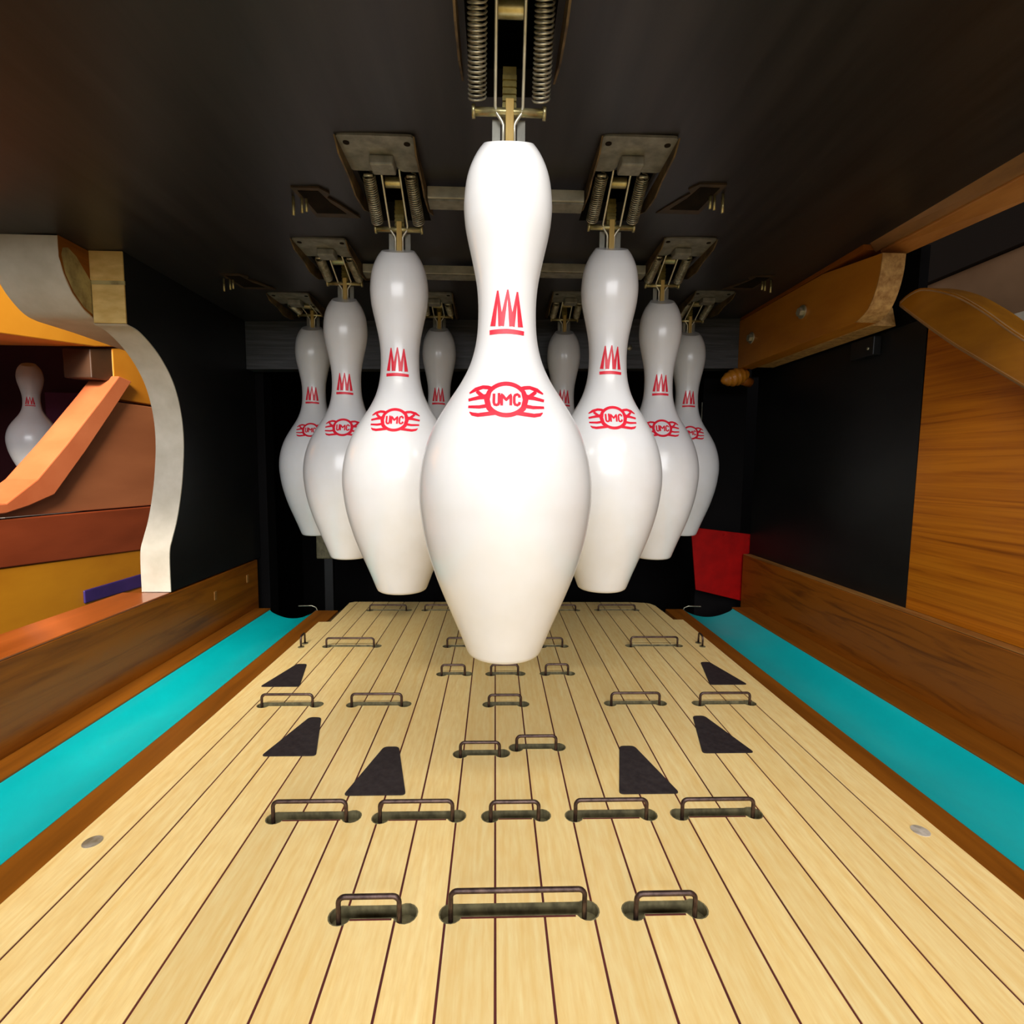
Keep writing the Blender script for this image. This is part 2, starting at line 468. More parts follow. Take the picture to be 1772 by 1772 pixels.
# black triangular markers
def rounded(poly, r, n=4):
    out = []
    m = len(poly)
    for i in range(m):
        p = Vector(poly[i]); a = Vector(poly[i - 1]) - p; b = Vector(poly[(i + 1) % m]) - p
        rr = min(r, a.length * .45, b.length * .45)
        s, e = p + a.normalized() * rr, p + b.normalized() * rr
        for k in range(n + 1):
            t = k / n
            q = (1 - t) ** 2 * s + 2 * t * (1 - t) * p + t * t * e
            out.append((q.x, q.y))
    return out
marks = [('farthest left one, small and next to the left gutter', [(-.2300, .4942), (-.2160, .5520), (-.2050, .5520), (-.1915, .4942)]),
         ('middle one of the three on the left', [(-.1745, .3724), (-.1595, .4320), (-.1492, .4315), (-.1335, .3724)]),
         ('nearest of the three on the left', [(-.0995, .3250), (-.0850, .3840), (-.0735, .3840), (-.0580, .3250)]),
         ('farthest right one, small and next to the right gutter', [(.2338, .5545), (.2440, .5550), (.2585, .4950), (.2195, .4950)]),
         ('middle one of the three on the right', [(.1765, .4302), (.1870, .4305), (.2025, .3716), (.1615, .3716)]),
         ('nearest of the three on the right', [(.0995, .3825), (.1112, .3825), (.1265, .3235), (.0850, .3235)])]
for tx, poly in marks:
    cx = sum(p[0] for p in poly) / 4; cy = sum(p[1] for p in poly) / 4
    o = link('triangle_marker', prism(rounded([(p[0] - cx, p[1] - cy) for p in poly], 0.0035), 0.0001, 0.0006, 'z'), 'marker', None, (cx, cy, 0))
    tag(o, 'black triangular lane marker, ' + tx, 'marker', 'black triangular markers on the lane')

# ------------------------------------------------------------------ gutters
def gutter(side, xs, zr, label):
    """xs: lane side strip inner x, trough start, trough end, outer ledge end"""
    x0, x1, x2, x3 = xs
    t = empty('gutter', ((x1 + x2) / 2, 0, zr - .03))
    ox, oz = t.location.x, t.location.z
    tag(t, label, 'gutter', 'teal gutters beside the lane')
    y0, y1 = LANE0, 0.797
    n = 20
    top = []
    for k in range(n + 1):
        u = k / n
        x = x1 + (x2 - x1) * u
        top.append((x - ox, zr - 0.0125 * (math.sin(math.pi * u) ** 0.85) + (0.001 if k in (0, n) else 0) - oz))
    poly = top + [(x2 - ox, zr - .018 - oz), (x1 - ox, zr - .018 - oz)]
    me = prism(poly, y0, y1, 'y')
    smooth_by_angle(me, 0.5)
    link('trough', me, 'teal', t)
    a, b = sorted((x0, x1))
    link('inner_ledge', box_mesh(a - ox, b - ox, y0, y1 - .002, zr - .018 - oz, zr + .0012 - oz, 0.0008), 'ledge', t)
    a, b = sorted((x2, x3))
    link('outer_ledge', box_mesh(a - ox, b - ox, y0, y1 + .004, zr - .018 - oz, zr + .0030 - oz, 0.001), 'ledge', t)
gutter('l', (XL - .0006, -.2800, -.3515, -.3755), -0.0107, 'teal trough with brown wooden ledges along the left lane edge')
gutter('r', (XR + .0006, .3030, .3850, .4190), -0.0080, 'teal trough with brown wooden ledges along the right lane edge')

# ------------------------------------------------------------------ side boards
bl = link('baseboard_left', box_mesh(-.4296, -.376, LANE0, .815, -.03, .0672, 0.0012), 'boardL')
tag(bl, 'dark walnut side board along the left gutter', kind='structure')
link('top_cap', box_mesh(-.4296, -.3762, LANE0, .595, .0672, .0690, 0.0006), 'boardtop', bl)
def screw_plate(y, z, parent):
    link('screw', prism([(y - .003, z - .006), (y + .003, z - .006), (y + .003, z + .006), (y - .003, z + .006)], -.3763, -.3752, 'x', 0.0006), 'boardedge', parent)
screw_plate(.690, .041, bl); screw_plate(.780, .044, bl)
br = link('baseboard_right', box_mesh(.4195, .4720, LANE0, .842, -.03, .0742, 0.0012), 'boardR')
tag(br, 'brown grained side board along the right gutter', kind='structure')
link('top_cap', box_mesh(.4196, .4320, LANE0, .841, .0742, .0752, 0.0004), 'boardedge', br)

# ------------------------------------------------------------------ left wall with curved cream edge
prof = [(.5500, .3592), (.5686, .3560), (.5935, .3423), (.6141, .3227), (.6274, .3003), (.6352, .2714), (.6364, .2397), (.6312, .2029), (.6244, .1754), (.6155, .1500), (.6055, .1300), (.6005, .1190), (.5988, .1020), (.5985, .0692)]
curve = [(p.x, p.y) for p in crom(prof, 6)]
ztl = zc(-.39)
poly = [(.5500, ztl)] + curve + [(.827, .0692), (.827, ztl)]
wl = link('wall_left', smooth_by_angle(prism(poly, -.4085, -.3765, 'x'), 0.3), 'black')
tag(wl, 'black left side panel with curved cream front edge', kind='structure')
# cream painted front edge, a thin band following the curve
outer = []
for i, p in enumerate(curve):
    a = Vector(curve[max(i - 1, 0)]); b = Vector(curve[min(i + 1, len(curve) - 1)])
    tt = (b - a).normalized(); nn = Vector((tt.y, -tt.x))
    if nn.x > 0: nn = -nn
    outer.append((p[0] + nn.x * .0012, p[1] + nn.y * .0012))
outer[-1] = (outer[-1][0], .0692)
outer[0] = (.5488, .3592)
inner = [(p[0] + .0001, p[1]) for p in curve]
link('painted_edge', smooth_by_angle(prism(outer + inner[::-1], -.4090, -.3762, 'x'), 0.4), 'cream', wl)
link('raw_end_block', box_mesh(-.4090, -.3762, .5480, .5499, .4015, ztl - .0005, 0.0004), 'rawwood', wl)
link('raw_end_block', box_mesh(-.4080, -.3760, .5480, .5499, .3596, .3975, 0.0004), 'rawwood', wl)
link('joint_gap', box_mesh(-.4085, -.3757, .5486, .5499, .3975, .4015), 'dirtycream', wl)
# bullnose header outside it
hp = [(.5115, zc(-.44) - .0005), (.5112, .4200), (.5122, .4105), (.5160, .3953), (.5248, .3807), (.5378, .3690), (.5483, .3640), (.5600, .3625), (.6037, .3625), (.6928, .3600), (.80, .3600)]
hc = [hp[0]] + [(p.x, p.y) for p in crom(hp[1:8], 5)] + hp[8:]
hpoly = hc + [(.80, zc(-.44) - .0005)]
link('bullnose_header', smooth_by_angle(prism(hpoly, -.4720, -.4092, 'x'), 0.4), 'cream', wl)
link('header_inner_face', prism([(.5145, .4130), (.5165, .4200), (.5225, .4225), (.5320, .4180), (.5490, .4000), (.5490, .3680), (.5380, .3720), (.5262, .3830), (.5180, .3965)], -.4092, -.4087, 'x'), 'dirtycream', wl)
link('header_inner_border', prism([(.5118, ztl - .001), (.5118, .4100), (.5165, .3965), (.5250, .3815), (.5380, .3700), (.5490, .3650), (.5490, ztl - .001)], -.4093, -.4089, 'x'), 'ledge', wl)  # brown paint border around the stained inner face
link('screw_hole', box_mesh(-.4370, -.4180, .6250, .6400, .3612, .3618), 'dark', wl)

# ------------------------------------------------------------------ hood (ceiling) with slots
PINS = [  # X, Y, z base, z top, turn (deg), label
    (.0060, .2953, .1095, .3950, 2, 'largest white bowling pin, alone at the front centre'),
    (-.0820, .4512, .1085, .4005, -3, 'white bowling pin of the second row, left of the front pin'),
    (.0967, .4512, .1105, .4065, 3, 'white bowling pin of the second row, right of the front pin'),
    (-.1718, .6070, .1095, .4080, -12, 'white bowling pin of the third row, at left'),
    (.0110, .6070, .1095, .4110, 0, 'white bowling pin of the third row hidden right behind the front pin'),
    (.1909, .6070, .1110, .4136, 12, 'white bowling pin of the third row, at right'),
    (-.2629, .7630, .1150, .4158, -14, 'leftmost white bowling pin of the back row'),
    (-.0824, .7630, .1160, .4172, -4, 'white bowling pin of the back row, head between left and front pins'),
    (.0987, .7630, .1170, .4165, 4, 'white bowling pin of the back row, head between front and right pins'),
    (.2830, .7630, .1180, .4183, 12, 'rightmost white bowling pin of the back row'),
]
HX0, HX1, HY0, HY1 = -.52, .381, .200, 1.12
def slab(x0, x1, y0, y1, dz0, dz1):
    v = [(x, y, zc(x) + d) for x in (x0, x1) for y in (y0, y1) for d in (dz0, dz1)]
    f = [(0, 1, 3, 2), (4, 6, 7, 5), (0, 4, 5, 1), (2, 3, 7, 6), (0, 2, 6, 4), (1, 5, 7, 3)]
    return mesh_from(v, f)
ceil = link('ceiling', slab(HX0, HX1, HY0, HY1, 0, .016), 'hood')
tag(ceil, 'black painted underside of the hood above the pins', kind='structure')
cs = []
for X, Y, zb, zt, rot, lb in PINS:
    cs.append(link('cutter', box_mesh(X - .0225, X + .0225, Y - .046, Y + .034, .40, .50), None))
boolean_cut(ceil, cs)
for c in cs:
    bpy.data.objects.remove(c, do_unlink=True)
link('slot_light_stop', slab(HX0, HX1, HY0, HY1, .060, .070), 'void', ceil)  # added slab above the slots, stops world light leaking in
link('hood_front_lip', slab(HX0, HX1, HY0, HY0 + .012, .0162, .0598), 'void', ceil)

# ------------------------------------------------------------------ back: beam, pit
wb = empty('wall_back', (0, .86, 0))
tag(wb, 'black pit opening behind the pins under a dark beam', kind='structure')
def child_box(name, x0, x1, y0, y1, z0, z1, mat, parent, bev=0.0):
    L = parent.location
    return link(name, box_mesh(x0 - L.x, x1 - L.x, y0 - L.y, y1 - L.y, z0 - L.z, z1 - L.z, bev), mat, parent)
v = []
for x, zb_, in ((-.3763, .3605), (.3990, .3745)):
    for y in (.802, .826):
        v += [(x, y - .86, zb_), (x, y - .86, zc(x) - .0003)]
link('cross_beam', mesh_from(v, [(0, 1, 3, 2), (4, 6, 7, 5), (0, 4, 5, 1), (2, 3, 7, 6), (0, 2, 6, 4), (1, 5, 7, 3)]), 'beam', wb)
child_box('pit_back', -.43, .60, 1.10, 1.12, -.12, .46, 'void', wb)
child_box('pit_floor', -.43, .60, .83, 1.10, -.12, -.10, 'void', wb)
child_box('pit_side', -.43, -.412, .83, 1.12, -.12, .46, 'void', wb)
child_box('pit_side', .60, .62, .87, 1.12, -.12, .46, 'void', wb)
child_box('corner_post', -.410, -.3640, .829, .860, -.10, .405, 'void', wb, .001)
child_box('corner_post', .352, .428, .872, .890, -.10, .400, 'void', wb, .001)
link('post_bright_edge', tube_mesh([(.3505, .012, .205), (.3505, .012, .330)], 0.0009, 6), 'spring', wb)  # bright line along the post edge, put in as a thin pale rod
for x in (-.20, .205):
    me = tube_mesh([(x, -.0582, .402), (x, -.0605, .402)], 0.0042, 12)
    link('beam_bolt', me, 'bolt', wb)
rp = [(.331, .1193), (.440, .1071), (.4385, .0773), (.4305, .0742), (.4278, -.0083), (.3436, .0118)]
rb = empty('red_bracket', (.385, .849, 0.0))
tag(rb, 'red metal bracket plate at the back right of the lane', 'bracket')
link('plate', prism([(p[0] - .385, p[1]) for p in rp], -.0015, .0015, 'y', .0006), 'redplate', rb)
for dx, dz in ((-.043, .110), (.047, .101), (0.002, .107)):
    link('rivet', tube_mesh([(dx, -.0015, dz), (dx, -.0028, dz)], 0.0014, 8), 'redplate', rb)
gb = empty('metal_stop_block', (-.302, .925, .0))
tag(gb, 'olive grey block behind the leftmost pin base', 'block')
link('stop_body', box_mesh(-.020, .020, 0, .02, .048, .120, .002), 'slot', gb)
link('mounting_stem', box_mesh(-.008, .008, .004, .016, -.10, .048, .001), 'black', gb)

# ------------------------------------------------------------------ right wall: black panel, oak panel, cleat, arm, trim
wr_ = link('wall_right', box_mesh(.4322, .4420, .5130, .845, .0745, .3720), 'black')
tag(wr_, 'black right side panel standing on the side board', kind='structure')
link('oak_panel', prism([(-.30, .0753), (.5128, .0753), (.5145, .3720), (.5050, .3760), (.4700, .3560), (.4400, .3360), (.4040, .3070), (.34, .2590), (.26, .2050), (-.30, .2050)], .4322, .4430, 'x'), 'oak', wr_)['label'] = 'amber grained oak veneer panel'
link('dark_upper_panel', box_mesh(.4322, .4420, .53, .870, .3722, .4480), 'void', wr_)
link('latch_block', box_mesh(.4225, .4320, .575, .612, .3480, .3690, .001), 'black', wr_)
link('latch_screw', tube_mesh([(.4223, .5820, .3560), (.4210, .5820, .3560)], 0.0016, 8), 'bolt', wr_)
# arm
lo_ = [(.5250, .3870), (.4916, .3593), (.4579, .3327), (.4285, .3117), (.3918, .2855), (.33, .2410), (.26, .190)]
up_ = [(.5250, .3900), (.5123, .3944), (.4950, .3935), (.4624, .3777), (.4328, .3554), (.3954, .3227), (.33, .2740), (.26, .222)]
lo_c = [(p.x, p.y) for p in crom(lo_, 5)]; up_c = [(p.x, p.y) for p in crom(up_, 5)]
arm = empty('curved_arm', (.421, .40, .28))
tag(arm, 'amber wooden curved arm rail rising in front of the oak panel', 'rail')
AL = arm.location
link('rail_body', smooth_by_angle(prism([(y - AL.y, z - AL.z) for y, z in up_c + lo_c[::-1]], .410 - AL.x, .4318 - AL.x, 'x'), .4), 'arm', arm)
link('worn_lower_edge', tube_mesh([(.4135 - AL.x, y - AL.y, z + .001 - AL.z) for y, z in lo_c], 0.0036, 10), 'armedge', arm)
link('upper_bead', tube_mesh([(.4115 - AL.x, y - AL.y, z - .0020 - AL.z) for y, z in up_c], 0.0018, 8), 'armedge', arm)
# cleat
cl = empty('hood_cleat', (.3865, .65, .37))
tag(cl, 'amber wooden cleat with curved end bolted under the right hood edge', 'cleat')
CL = cl.location
zt_ = zc(.3865) - .0008
cfront = [(.5080, .4300), (.5092, .4129), (.5140, .3958), (.5215, .3828), (.5300, .3765), (.5400, .3728)]
cf = [(p.x, p.y) for p in crom(cfront, 5)]
cpoly = cf + [(.8018, .3728), (.8018, zt_ - .004), (.60, zt_ - .006)]
link('cleat_body', smooth_by_angle(prism([(y - CL.y, z - CL.z) for y, z in cpoly], .3758 - CL.x, .3985 - CL.x, 'x'), .4), 'cleat', cl)
band = [(y - .0010, z - .0003) for y, z in cf]
link('particle_end', smooth_by_angle(prism([(y - CL.y, z - CL.z) for y, z in band + cf[::-1]], .3755 - CL.x, .3987 - CL.x, 'x'), .4), 'particle', cl)
link('backing_layer', prism([(y - CL.y, z - CL.z) for y, z in [(.5480, .3722), (.5560, .3722), (.790, .3735), (.790, .40), (.5600, .40), (.5540, .392)]], .3990 - CL.x, .4260 - CL.x, 'x', .0006), 'particle', cl)
link('top_batten', prism([(y - CL.y, z - CL.z) for y, z in [(.5350, zt_ - .0055), (.5350, zt_), (.7990, zt_), (.7990, zt_ - .0035)]], .3752 - CL.x, .3985 - CL.x, 'x'), 'boardR', cl)
for by, bz in ((.6362, .4111), (.7615, .4102)):
    wsh = link('washer', tube_mesh([(.3757 - CL.x, by - CL.y, bz - CL.z), (.3742 - CL.x, by - CL.y, bz - CL.z)], 0.0080, 20), 'bolt', cl)
    smooth_by_angle(wsh.data, .6)
    hx_ = mesh_from(*tube_geo([(.3742 - CL.x, by - CL.y, bz - CL.z), (.3700 - CL.x, by - CL.y, bz - CL.z)], 0.0052, 6))
    link('hex_head', hx_, 'bolt', wsh)
kn = empty('turned_knob', (.372, .800, .3600))
tag(kn, 'ridged brown wooden knob under the back end of the cleat', 'knob')
pr = []
for k in range(25):
    u = k / 24
    pr.append((0.0005 + .0125 * math.sin(math.pi * u) ** .6 * (1 + .08 * math.sin(u * 38)), -.025 + .05 * u))
me = mesh_from(*lathe_geo(pr, 20), smooth=True)
o = link('knob_body', me, 'cleat', kn); o.rotation_euler = (0, math.radians(74), math.radians(8))
link('peg', tube_mesh([(.010, .006, -.002), (.030, .012, -.006)], 0.0075, 12), 'boardR', kn)
# hood edge trim on the right
tr = empty('trim_1', (.41, .40, .445))
tag(tr, 'brown wooden moulding along the right edge of the hood', kind='structure')
TL = tr.location
z0 = zc(.381)
def loft(secs, mat, name):
    n = len(secs[0][1])
    V = [(x - TL.x, y - TL.y, z - TL.z) for y, sec in secs for x, z in sec]
    Fc = [tuple(range(n)), tuple(range(len(V) - n, len(V)))]
    for k in range(len(secs) - 1):
        Fc += [(k * n + i, k * n + (i + 1) % n, (k + 1) * n + (i + 1) % n, (k + 1) * n + i) for i in range(n)]
    link(name, bevel_mesh(mesh_from(V, Fc), .0008), mat, tr)
def fl_(y): return .012 * max(0.0, (.512 - y)) / .1
loft([(y, [(.3812, z0 + .001), (.3880 + fl_(y) * .3, z0 - .0085), (.3895 + fl_(y) * .3, z0 - .0085), (.3895 + fl_(y) * .3, z0 + .03), (.3812, z0 + .03)]) for y in (.535, .512, .40, .20, -.60)], 'trim', 'inner_moulding')
loft([(y, [(.3897 + fl_(y) * .3, z0 - .0100), (.4030 + fl_(y) * 1.1, z0 - .0185), (.4050 + fl_(y) * 1.1, z0 - .0165), (.4050 + fl_(y) * 1.1, z0 + .03), (.3897 + fl_(y) * .3, z0 + .03)]) for y in (.530, .512, .40, .20, -.60)], 'trimlip_lit', 'outer_moulding')

# ------------------------------------------------------------------ surroundings on the right
hr = empty('hall_panel', (.74, .5, 0))
tag(hr, 'dim brown cabinet side seen beyond the right hood moulding', 'cabinet')
link('taupe_panel', box_mesh(0, .02, -.4, .45, .0, .535), 'hallbrown', hr)
link('dark_void_panel', box_mesh(-.01, .03, -.6, .55, .536, .95), 'halldark', hr)  # near-black panel standing in for the dark void beyond the moulding
link('white_sheet', box_mesh(-.004, -.001, .10, .245, .36, .442), 'cream', hr)

# ------------------------------------------------------------------ pins
PROF = [(.0124, .3934), (.0184, .3852), (.0225, .3748), (.0241, .3621), (.0237, .3528), (.0224, .3447), (.0197, .3330), (.0173, .3212),
        (.0163, .3122), (.0161, .3032), (.0166, .2931), (.0181, .2840), (.0210, .2748), (.0257, .2656), (.0318, .2563), (.0376, .2470),
        (.0424, .2377), (.0467, .2251), (.0489, .2125), (.0492, .2010), (.0484, .1926), (.0470, .1830), (.0449, .1733), (.0421, .1635),
        (.0388, .1536), (.0349, .1437), (.0307, .1337), (.0265, .1236), (.0223, .1135), (.0209, .1108)]
ZB0 = .1095
PROF = [(r, z - ZB0) for r, z in PROF]
HPIN = .3934 + .0016 - ZB0
dense = [(p.x, p.y) for p in crom(PROF[:-2], 4)]
def pin_r(z):
    for i in range(len(dense) - 1):
        (r0, z0_), (r1, z1_) = dense[i], dense[i + 1]
        if z0_ >= z >= z1_:
            t = (z0_ - z) / max(z0_ - z1_, 1e-9)
            return r0 + (r1 - r0) * t
    return dense[-1][0]
full = [(.0020, HPIN + .0085), (.0040, HPIN + .0080), (.0085, HPIN + .0042)] + dense + [(.0222, .0030), (.0212, .0012), (.0198, .0003), (.0180, 0.0), (.002, 0.0)]
pin_mesh = mesh_from(*lathe_geo(full, 72))
_b = bmesh.new(); _b.from_mesh(pin_mesh)          # the tops are sawn off on a slant, lower at the front
_sl = math.radians(25.5)
_r = bmesh.ops.bisect_plane(_b, geom=_b.verts[:] + _b.edges[:] + _b.faces[:], plane_co=(0, 0, .3934 - ZB0), plane_no=(0, -math.sin(_sl), math.cos(_sl)), clear_outer=True)
bmesh.ops.contextual_create(_b, geom=[e for e in _r['geom_cut'] if isinstance(e, bmesh.types.BMEdge)])
bmesh.ops.recalc_face_normals(_b, faces=_b.faces)
_b.to_mesh(pin_mesh); _b.free()
smooth_by_angle(pin_mesh, .5)

def wrap(x, z, off=.00022):
    r = pin_r(z) + off
    th = math.asin(max(-.98, min(.98, x / r)))
    return (r * math.sin(th), -r * math.cos(th), z)
def ribbon(pts, ws, off=.00022, step=.0007):
    """flat stroke with varying width in the x-z plane, wrapped on the pin"""
    P = []; W = []
    for i in range(len(pts) - 1):
        a, b = Vector(pts[i]), Vector(pts[i + 1])
        n = max(1, int((b - a).length / step))
        for k in range(n):
            P.append(a + (b - a) * k / n); W.append(ws[i] + (ws[i + 1] - ws[i]) * k / n)
    P.append(Vector(pts[-1])); W.append(ws[-1])
    V, Fc = [], []
    for i, p in enumerate(P):
        a = P[max(i - 1, 0)]; b = P[min(i + 1, len(P) - 1)]
        t = (b - a).normalized(); nrm = Vector((-t.y, t.x))
        for s in (-.5, 0, .5):
            q = p + nrm * W[i] * s
            V.append(wrap(q.x, q.y, off))
    for i in range(len(P) - 1):
        for k in range(2):
            Fc.append((i * 3 + k, i * 3 + k + 1, i * 3 + k + 4, i * 3 + k + 3))
    return V, Fc
def filled(poly, off=.00022):
    """thin polygon filled by horizontal slices between tip and base edges (list of quads rows)"""
    V, Fc = [], []
    n = 10
    for k in range(n + 1):
        t = k / n
        a = Vector(poly[0]).lerp(Vector(poly[1]), t); b = Vector(poly[3]).lerp(Vector(poly[2]), t)
        for s in range(4):
            q = a.lerp(b, s / 3)
            V.append(wrap(q.x, q.y, off))
    for k in range(n):
        for s in range(3):
            Fc.append((k * 4 + s, k * 4 + s + 1, k * 4 + s + 5, k * 4 + s + 4))
    return V, Fc
# crown mark
kx = .0184 / 328.0
zt0, zk = .3122 - ZB0, .0230 / 425.0
def CP(x, y): return ((x - 545) * kx, zt0 - (y - 230) * zk)
crown = []
quads = [((455, 235), (395, 572), (427, 572), (457, 330)), ((455, 235), (470, 575), (512, 575), (457, 330)),
         ((550, 230), (472, 575), (512, 575), (550, 340)), ((550, 230), (575, 575), (612, 575), (550, 340)),
         ((641, 245), (575, 575), (610, 575), (641, 345)), ((641, 245), (655, 580), (690, 580), (641, 345))]
def stroke2(a, b, w0, w1):
    return ribbon([CP(*a), CP(*b)], [w0 * kx, w1 * kx])
crown += [stroke2((455, 238), (411, 572), 15, 50), stroke2((455, 238), (489, 575), 15, 52),
          stroke2((550, 232), (492, 575), 15, 52), stroke2((550, 232), (592, 578), 15, 52),
          stroke2((641, 248), (594, 578), 15, 50), stroke2((641, 248), (673, 580), 15, 50),
          ribbon([CP(380, 632), CP(545, 628), CP(708, 637)], [44 * kx, 46 * kx, 40 * kx])]
crown_mesh = mesh_from(*join_geo(crown))
# winged emblem
ek = 5.72e-5
ze = .2532 - ZB0
def EP(x, y): return ((x - 966) * ek, ze - (y - 797) * ek)
emb = []
ring = [EP(966 + 172 * math.cos(a), 797 + 148 * math.sin(a)) for a in [2 * math.pi * k / 48 for k in range(49)]]
emb.append(ribbon(ring, [40 * ek] * 49))
for m in (0, 1):
    def Q(x, y): return EP(1932 - x, y) if m else EP(x, y)
    def st(L):
        return ribbon([Q(a, b) for a, b, w in L], [w * 1.02 * ek for a, b, w in L])
    emb += [st([(852, 704, 40), (800, 684, 36), (755, 678, 34), (690, 697, 38), (632, 730, 14)]),
            st([(700, 715, 30), (728, 742, 34), (762, 770, 34)]),
            st([(800, 770, 50), (730, 778, 36), (626, 797, 26)]),
            st([(805, 858, 34), (730, 868, 30), (628, 862, 22)]),
            st([(870, 925, 36), (790, 935, 36), (720, 942, 34), (670, 932, 30), (642, 912, 8)]),
            st([(815, 720, 40), (795, 800, 50), (815, 880, 46), (850, 925, 30)])]
emblem_mesh = mesh_from(*join_geo(emb))
let = []
def LS(L, w=25): let.append(ribbon([EP(a, b) for a, b in L], [w * ek] * len(L)))
LS([(857, 745), (857, 828), (864, 848), (880, 853), (896, 848), (902, 828), (902, 740)])
LS([(926, 857), (926, 752), (966, 806), (1006, 755), (1006, 855)])
LS([(1082, 780), (1080, 760), (1064, 750), (1044, 758), (1036, 778), (1036, 828), (1044, 847), (1064, 852), (1080, 842), (1084, 822)])
letter_mesh = mesh_from(*join_geo(let))

for X, Y, zb, zt, rot, lb in PINS:
    p = link('bowling_pin', pin_mesh, 'white', None, (X, Y, zb))
    p.scale = (1, 1, (zt - zb) / HPIN)
    p.rotation_euler = (0, 0, -math.radians(rot) * .6)
    tag(p, lb, 'bowling pin', 'bowling pins hanging under the hood')
    link('crown_mark', crown_mesh, 'red', p)['label'] = 'red three-pointed crown print'
    e = link('winged_emblem', emblem_mesh, 'red', p)
    e['label'] = 'red winged ring emblem'
    link('emblem_letters', letter_mesh, 'red', e)

# ------------------------------------------------------------------ hangers
def helix_geo(a, b, R, r, turns, seg=12, sides=5):
    a, b = Vector(a), Vector(b)
    d = (b - a); L = d.length; d.normalize()
    u = d.cross(Vector((1, 0, 0))).normalized(); w = d.cross(u)
    n = turns * seg
    path = [a + d * (L * k / n) + u * R * math.cos(2 * math.pi * k / seg) + w * R * math.sin(2 * math.pi * k / seg) for k in range(n + 1)]
    return tube_geo(path, r, sides)
HL = ['front centre pin', 'left second-row pin', 'right second-row pin', 'left third-row pin', 'hidden third-row pin', 'right third-row pin',
      'leftmost back pin', 'left middle back pin', 'right middle back pin', 'rightmost back pin']
for i, (X, Y, zb, zt, rot, lb) in enumerate(PINS):
    zcl = zc(X)
    g = zcl - zt
    t = empty('pin_hanger', (X, Y, zcl))
    tag(t, 'metal spring hanger holding the ' + HL[i], 'hanger', 'spring hangers under the hood')
    zx = -g + .0150
    cb = join_geo([tube_geo([(-.0195, 0, zx), (.0195, 0, zx)], .0022, 10),
                   tube_geo([(-.0200, 0, zx), (-.0182, 0, zx)], .0034, 10), tube_geo([(.0182, 0, zx), (.0200, 0, zx)], .0034, 10)])
    link('cross_pin', mesh_from(*cb, smooth=True), 'brass', t)
    for s in (-1, 1):
        a = (s * .0170, -.003, zx + .004); b = (s * .0160, -.0360, .0010)
        link('coil_spring', mesh_from(*helix_geo(a, b, .0046, .00052, 22), smooth=True), 'spring', t)
        rodp = [(s * .0030, 0, -g - .003), (s * .0030, 0, zx - .0065), (s * .0038, -.0005, zx - .005), (s * .0068, -.001, zx - .001), (s * .0074, -.002, zx + .002),
                (s * .0070, -.034, .0040), (s * .0070, -.040, .012)]
        link('guide_rod', tube_mesh(rodp, .00085, 8), 'rod', t)
        link('ear_plate', box_mesh(s * .0068 - .0022, s * .0068 + .0022, .0030, .0040, -g - .003, zx - .002), 'steel', t)
        fl = [(-.088, -.0016), (-.078, -.0080), (-.050, -.0105), (-.036, -.0145), (-.010, -.0125), (.020, -.0016)]
        link('side_flange', prism(fl, s * .0262 - .0006, s * .0262 + .0006, 'x'), 'rust', t)
        link('spring_peg', tube_mesh([(s * .0130, -.0365, .0005), (s * .0195, -.0365, .0005)], .0012, 8), 'rod', t)
    link('stick', box_mesh(-.0018, .0026, -.0022, .0002, -g - .003, zx + .006, .0004), 'stick', t)
    top = min(zx + .0240, .010)
    zz = []
    z_ = zx - .001
    zz.append(box_geo(-.0034, .0038, .0012, .0075, z_, top))
    while z_ + .0036 < top:
        zz.append(box_geo(-.0036, .0040, .0002, .0013, z_, z_ + .0022)); z_ += .0036
    link('ratchet', mesh_from(*join_geo(zz)), 'tooth', t)
    link('roller', smooth_by_angle(tube_mesh([(-.0062, -.022, .0035), (.0062, -.022, .0035)], .0042, 14), .6), 'brass', t)
    pp = rounded([(-.0262, -.088), (.0262, -.088), (.0262, -.0465), (.0100, -.0465), (.0085, -.054), (-.0085, -.054), (-.0100, -.0465), (-.0262, -.0465)], .004, 3)
    pl = link('mount_plate', prism(pp, -.0017, -.0001, 'z'), 'steel', t)
    for s in (-1, 1):
        link('plate_hole', disc(s * .0205, -.0800, .0022, -.0021, -.0016, 12), 'dark', pl)
    link('latch_tab', box_mesh(-.0085, .0085, -.0680, -.0535, -.0085, -.0018, .0012), 'steel', t)

# link bars between the hangers of a row
def link_bar(x0, x1, y, z, hgt, label):
    t = empty('link_bar', ((x0 + x1) / 2, y, z))
    h = (x1 - x0) / 2
    link('bar', box_mesh(-h, h, -.0012, .0012, -hgt / 2, hgt / 2, .0004), 'cross', t)
    link('bar_flange', box_mesh(-h, h, .0014, .016, -hgt / 2 - .001, -hgt / 2 + .0005), 'steel', t)
    tag(t, label, 'bar', 'link bars between the hangers')
link_bar(-.0545, .0685, .4230, .4318, .0085, 'grey link bar between the two second-row hangers')
link_bar(-.1440, -.0170, .5780, .4300, .0085, 'dim grey link bar left of the front pin in the third row')
link_bar(.0390, .1630, .5780, .4350, .0085, 'dim grey link bar right of the front pin in the third row')

